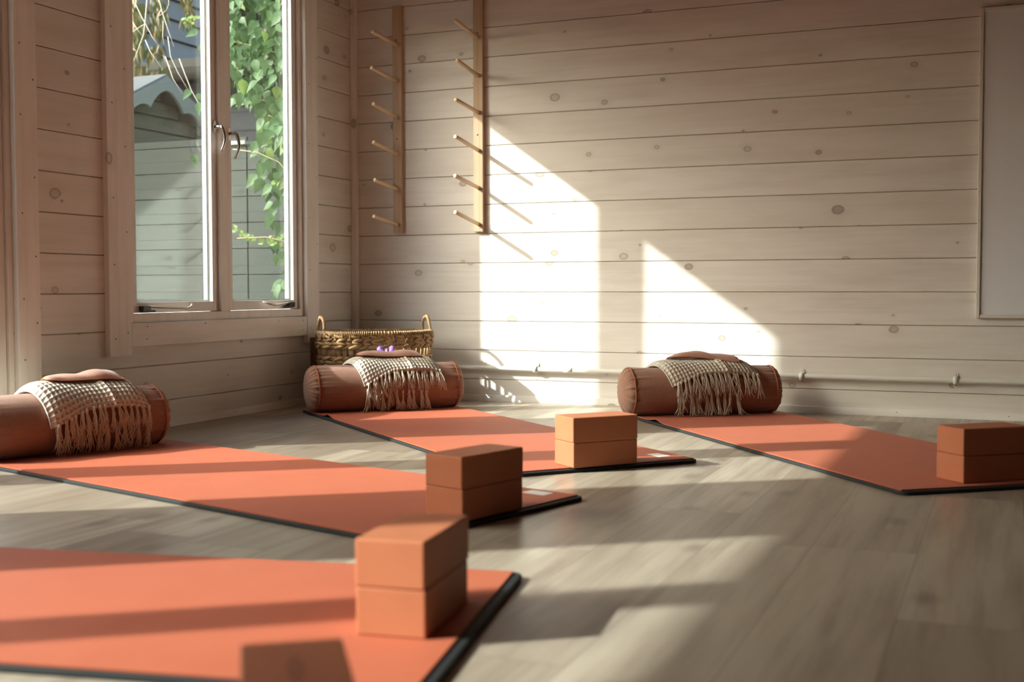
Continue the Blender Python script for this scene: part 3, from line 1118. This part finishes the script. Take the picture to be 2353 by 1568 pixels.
# rolled purple cloth kept inside the basket
b = MB()
P, n, m = [], 40, 24
for i in range(n + 1):
    t = -1 + 2 * i / n
    for j in range(m):
        a = 2 * math.pi * j / m
        rr = (.085 + .012 * math.sin(3 * a + 4 * t)) * (1 - abs(t) ** 4) ** .5 + .002
        P.append((t * .055, rr * math.cos(a) * .95, .152 + rr * math.sin(a) * 1.42))
fs = [(i * m + j, (i + 1) * m + j, (i + 1) * m + (j + 1) % m, i * m + (j + 1) % m) for i in range(n) for j in range(m)]
b.add(P, fs, 0, True)
o = b.build('folded_cloth', m_purple)
o.location = (.352, -.325, 0); o.rotation_euler = (0, 0, R(47))
tag(o, 'purple cloth showing through the gaps of the woven basket', 'cloth')

# ------------------------------------------------------------------ the garden outside the window
b = MB(); b.box((-14, -12, -.30), (-.10, 14, -.12))
tag(b.build('ground', m_ground), kind='structure')

def shiplap(mb, axis, at, sgn, a0, a1, z0, z1, pitch, dep=.012, mi=0, zoff=0.0, gap=.005):
    """overlapping boards; sgn = outward direction along the other horizontal axis"""
    z = z0
    while z < z1 - .01:
        zt = min(z + pitch, z1)
        prof = [(at - sgn * .02, z), (at + sgn * dep, z), (at + sgn * dep, zt - .018), (at + sgn * (dep - .007), zt - gap), (at - sgn * .004, zt - gap * .6), (at - sgn * .02, zt)]
        mb.prism(prof, a0, a1, 'x' if axis == 'x' else 'y', mi)
        z += pitch

# sage fence facing the cabin's end
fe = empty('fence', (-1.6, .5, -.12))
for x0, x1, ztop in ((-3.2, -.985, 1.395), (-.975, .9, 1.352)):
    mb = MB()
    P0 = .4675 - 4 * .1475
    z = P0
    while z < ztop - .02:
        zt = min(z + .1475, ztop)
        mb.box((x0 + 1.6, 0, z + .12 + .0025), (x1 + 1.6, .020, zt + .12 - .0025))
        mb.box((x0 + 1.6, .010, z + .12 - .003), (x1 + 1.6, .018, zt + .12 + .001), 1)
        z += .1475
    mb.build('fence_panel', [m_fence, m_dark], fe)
mb = MB(); mb.box((-.985 + 1.6 - .02, .018, 0), (-.975 + 1.6 + .02, .06, 1.46)); mb.build('fence_post', m_fence, fe)
mb = MB(); mb.box((-1.12 + 1.6, -.02, 1.47), (-.98 + 1.6, .05, 1.49)); mb.build('fence_cap', m_barge, fe)
tag(fe, 'sage green horizontal board fence seen through both window panes', 'fence')

# small gabled shed behind the fence, gable towards the cabin
def shed():
    X = -2.25
    r = empty('garden_shed', (X, 1.275, -.12))
    # measured: ridge at y=1.15, z~1.93 on this plane
    YC, ZR, SL, HW = 0.0, 2.045, .50, .58
    mb = MB()
    z = .005
    pitch = .10
    while z < ZR - .06:
        zt = min(z + pitch, ZR - .05)
        zm = (z + zt) / 2
        hw = min(HW - .06, (ZR - .05 - zt * .55 - zm * .45) / SL)
        if hw > .02:
            prof = [(-.02, z), (.014, z), (.014, zt - .030), (.0, zt - .006), (-.02, zt)]
            mb.prism([(p[0], p[1]) for p in prof], -hw, hw, 'y')
        z += pitch
    mb.build('gable_wall', m_shedwall, r)
    mb = MB(); mb.box((-1.1, -HW + .06, 0), (-.02, HW - .06, ZR - .05 - SL * (HW - .06))); mb.build('side_walls', m_shedwall, r)
    for sg in (-1, 1):
        mb = MB()
        mb.prism([(0, ZR), (sg * (HW + .03), ZR - SL * (HW + .03)), (sg * (HW + .03), ZR - SL * (HW + .03) + .03), (0, ZR + .03)], -1.15, .10, 'x')
        mb.build('roof_slope', m_roof, r)
        # scalloped bargeboard
        mb = MB()
        up_, lo = [], []
        n = 40
        for i in range(n + 1):
            t = i / n
            yy = t * (HW + .035)
            zz = ZR - SL * yy + .012
            f_ = (t * 2.6 + .28) % 1.0
            d = .066 + .045 * abs(2 * f_ - 1) ** 2.2
            if t > .96: d = .11
            up_.append((sg * yy, zz)); lo.append((sg * yy, zz - d * 1.25))
        mb.prism(up_ + lo[::-1], .085, .107, 'x')
        mb.build('bargeboard', m_barge, r)
    return tag(r, 'small garden shed with scalloped bargeboard on its gable behind the fence', 'shed')
shed_root = shed()

# dark outbuilding with grey fascia and gutter
ob = empty('outbuilding', (-2.2, 3.0, -.12))
mb = MB()
z = 0
while z < 2.40:
    mb.box((-1.36, 0, z), (2.2, .02, z + .145)); mb.box((-1.36, .006, z + .145), (2.2, .02, z + .15)); z += .15
mb.box((-1.36, .02, 0), (-1.30, 2.2, 2.40)); mb.box((2.14, .02, 0), (2.2, 2.2, 2.4))
mb.build('boarded_wall', m_dark, ob)
mb = MB(); mb.box((-1.50, -.16, 2.46), (2.3, 2.3, 2.535)); mb.build('roof_edge', m_fascia, ob)
mb = MB(); mb.tube([(-1.5, -.20, 2.40), (2.3, -.20, 2.40)], .055, 10); mb.box((-1.36, -.16, 2.36), (2.2, 0.02, 2.455)); mb.build('gutter', m_gutter, ob)
tag(ob, 'dark boarded outbuilding with grey roof edge and black gutter behind the shed', 'outbuilding')

# blue-grey clapboard house
ho = empty('house', (-4.4, 7.8, -.12))
mb = MB()
z = 0
while z < 5.0:
    mb.prism([(-.03, z), (.030, z), (.0, z + .19), (-.03, z + .19)], -4.5, 5.0, 'y')
    mb.box((-.03, -4.5, z - .012), (.012, 5.0, z + .002), 1)
    z += .19
mb.build('clapboard_wall', [m_house, m_gutter], ho)
mb = MB(); mb.box((-4, -4.5, 0), (-.03, 5.0, 5.0)); mb.build('house_body', m_house, ho)
mb = MB(); mb.prism([(-4.3, 5.0), (.3, 5.0), (-2, 6.4)], -4.7, 5.2, 'y'); mb.build('house_roof', m_roof, ho)
tag(ho, 'pale blue-grey clapboard house beyond the shed, top of left pane', 'house')

def leaf(mb, p, d, nrm, ln, wd, mi=0):
    """pointed leaf folded along its midrib"""
    d = d.normalized(); s = d.cross(nrm).normalized(); n_ = s.cross(d)
    prof = ((0, .05), (.14, .80), (.32, 1.0), (.56, .70), (.80, .28), (1.0, 0.0))
    P = []
    for t, q in prof:
        c = p + d * (ln * t) - n_ * (ln * .16 * t * t)
        P += [c + s * (wd * q * .5) + n_ * (wd * .10 * q), c, c - s * (wd * q * .5) + n_ * (wd * .10 * q)]
    fs = []
    for i in range(5):
        fs += [(3 * i, 3 * i + 1, 3 * i + 4, 3 * i + 3), (3 * i + 1, 3 * i + 2, 3 * i + 5, 3 * i + 4)]
    mb.add(P, fs, mi, True)

def px(x_, y_, Y):
    """world point on the plane Y seen at a place measured in the photograph"""
    X_, Y_ = (x_ - 1176.5) / F_PX, (784. - y_) / F_PX
    d = fw + rt2 * X_ + up2 * Y_
    return CAM + d * ((Y - CAM.y) / d.y)

rv = random.Random(21)
TOCAM = Vector((.45, -.85, .1)).normalized()
def rleaf(mb, p, ln, mi=0, droop=1.0):
    d = Vector((rv.uniform(-.7, .7), rv.uniform(-.6, .3), -droop * rv.uniform(.35, 1.0)))
    n_ = (TOCAM + Vector((rv.uniform(-.7, .7), rv.uniform(-.5, .5), rv.uniform(-.2, .9)))).normalized()
    leaf(mb, p, d, n_, ln, ln * rv.uniform(.52, .70), mi)

vine = empty('climbing_plant', (-.55, .30, -.12))
vo = Vector((-.55, .30, -.12))
fo = MB(); st = MB()
areas = [(522, 690, -30, 90, 150), (522, 690, 80, 175, 110), (530, 600, 170, 230, 26), (590, 690, 150, 240, 42), (600, 690, 235, 330, 30),
         (585, 690, 320, 420, 30), (612, 690, 420, 520, 22), (618, 690, 540, 660, 20), (585, 690, 270, 330, 14), (600, 640, 380, 440, 5)]
for x0, x1, y0, y1, n in areas:
    for _ in range(n):
        p = px(rv.uniform(x0, x1), rv.uniform(y0, y1), rv.uniform(.05, .34)) - vo
        rleaf(fo, p, rv.uniform(.065, .10), 1 if rv.random() < .10 else 0)
for _ in range(34):                                     # light sprig reaching across the pane
    q = rv.random()
    p = px(655 - 118 * q, 545 + 10 * math.sin(q * 5) + rv.uniform(-10, 10), .15) - vo
    leaf(fo, p, Vector((rv.uniform(-1, .2), 0, rv.uniform(-.8, .8))), TOCAM, rv.uniform(.03, .05), .018, 1)
for a in ((445, 355), (438, 205), (458, 235), (452, 215), (463, 100), (455, 70)):
    p = px(*a, .12) - vo
    rleaf(fo, p, .075)
for _ in range(14):
    p = px(rv.uniform(420, 458), rv.uniform(38, 58), .12) - vo
    leaf(fo, p, Vector((rv.uniform(-1, 1), 0, rv.uniform(-1, 1))), TOCAM, .025, .018, 1)
fo.build('leaves', [m_leaf, m_leafyoung], vine)
def stem_px(pts, Y, r):
    st.tube([px(*q, Y) - vo for q in pts], r, 5)
stem_px([(676, 720), (672, 560), (664, 400), (672, 260), (660, 120), (668, -40)], .2, .009)
stem_px([(672, 560), (610, 545), (545, 548)], .15, .003)
stem_px([(664, 400), (640, 372), (590, 350), (535, 343)], .15, .003)
stem_px([(660, 130), (600, 110), (530, 94)], .2, .004)
stem_px([(672, 260), (640, 232), (600, 230)], .2, .003)
stem_px([(664, 420), (640, 440), (610, 430)], .15, .003)
st.build('stems', m_stem, vine)
tag(vine, 'green climbing plant with pointed leaves hanging across the right pane', 'climbing plant')

ds = empty('shrub', (-1.5, 1.1, -.12)); so_ = Vector((-1.5, 1.1, -.12))
mb = MB()
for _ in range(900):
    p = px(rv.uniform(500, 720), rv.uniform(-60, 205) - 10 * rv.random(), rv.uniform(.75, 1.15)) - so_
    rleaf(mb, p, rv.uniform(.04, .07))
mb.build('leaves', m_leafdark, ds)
mb = MB(); mb.tube([px(640, 760, 1.0) - so_, px(635, 400, 1.0) - so_, px(610, 60, .95) - so_], [.03, .025, .015], 7); mb.build('stem', m_stem, ds)
tag(ds, 'dark shaded shrub behind the climbing plant in the right pane', 'shrub')

cf = empty('conifer', (-2.9, 2.2, -.12)); co_ = Vector((-2.9, 2.2, -.12))
mb = MB(); tw = MB()
for cxp, cyp, wv, hv, n in ((318, 60, 16, 110, 190), (365, 20, 14, 110, 120), (352, 115, 18, 26, 40), (430, 15, 12, 70, 70), (316, 165, 20, 36, 90), (375, 160, 10, 26, 24), (340, 170, 30, 20, 50)):
    for _ in range(n):
        p = px(cxp + rv.gauss(0, wv * .6), cyp + rv.uniform(-.5, .5) * hv, rv.uniform(1.6, 2.4)) - co_
        leaf(mb, p, Vector((rv.uniform(-.5, .5), rv.uniform(-.3, .3), -1)), TOCAM + Vector((rv.uniform(-.6, .6), 0, 0)), rv.uniform(.06, .12), .016)
mb.build('needles', m_conifer, cf)
tw.tube([px(300, 500, 2.2) - co_, px(308, 120, 2.2) - co_, px(312, -60, 2.2) - co_], [.06, .05, .03], 8); tw.build('trunk', m_stem, cf)
tag(cf, 'conifer with green and orange-brown sprays above the shed roof', 'tree')

bt = empty('bare_branches', tuple(px(330, -120, .4))); bo_ = px(330, -120, .4)
mb = MB()
def tws(pts, r, Y=.4):
    k = len(pts)
    mb.tube([px(*q, Y) - bo_ for q in pts], [r * (1 - .6 * i / (k - 1)) for i in range(k)], 5)
tws([(330, -120), (338, 0), (334, 45), (330, 80), (318, 112), (308, 140)], .0050)
tws([(330, -120), (312, 10), (326, 40), (333, 52), (350, 85), (364, 104)], .0040)
tws([(333, 55), (318, 64), (303, 75)], .0028)
tws([(296, 35), (312, 62), (328, 84)], .0034)
tws([(334, 92), (345, 118), (372, 157)], .0030)
tws([(350, -120), (366, 0), (372, 25), (385, 65), (400, 108)], .0040)
tws([(370, 22), (362, 42), (359, 47)], .0024)
tws([(385, -60), (388, 10), (382, 24), (366, 37)], .0026)
tws([(375, 48), (374, 85), (378, 104)], .0026)
tws([(386, 85), (392, 130), (408, 165), (435, 212)], .0030)
tws([(380, 130), (398, 182), (420, 216)], .0026)
tws([(412, 135), (425, 170), (440, 208), (455, 235), (472, 265)], .0032)
tws([(300, 108), (320, 122)], .002)
mb.build('twigs', m_twig, bt)
tag(bt, 'thin bare pale twigs hanging across the top of the left pane', 'branches')

# neighbouring lean-to roof left of the fence: its edge throws the slanting shade on the fence
mb = MB()
mb.prism([(-5.6, 1.862), (-3.40, 2.832), (-3.40, 2.90), (-5.6, 1.93)], -1.128, .45, 'y')
mb.box((-5.5, .35, -.12), (-5.42, .43, 1.9)); mb.box((-5.5, -1.1, -.12), (-5.42, -1.02, 1.9))
mb.box((-3.5, .35, -.12), (-3.42, .43, 2.8)); mb.box((-3.5, -1.1, -.12), (-3.42, -1.02, 2.8))
tag(mb.build('roof', m_roof), kind='structure')

# unseen brick wall, added to keep low sky light off the mats
mb = MB(); mb.box((-3.3, -11, -.12), (-3.0, -1.3, 2.0)); mb.box((-3.36, -11, 2.0), (-2.94, -1.3, 2.06))
m_brick = NT('sky_blocker_brick')
_b = m_brick.n('ShaderNodeTexBrick'); _b.inputs['Scale'].default_value = 4.0
_b.inputs['Color1'].default_value = (.20, .09, .06, 1); _b.inputs['Color2'].default_value = (.15, .07, .05, 1); _b.inputs['Mortar'].default_value = (.25, .22, .19, 1)
_x, _y, _z = m_brick.xyz()
m_brick.put(_b.inputs['Vector'], m_brick.vec(_y, _z))
tag(mb.build('added_sky_blocker_wall', m_brick.base(_b.outputs[0], .9).mat), kind='structure')
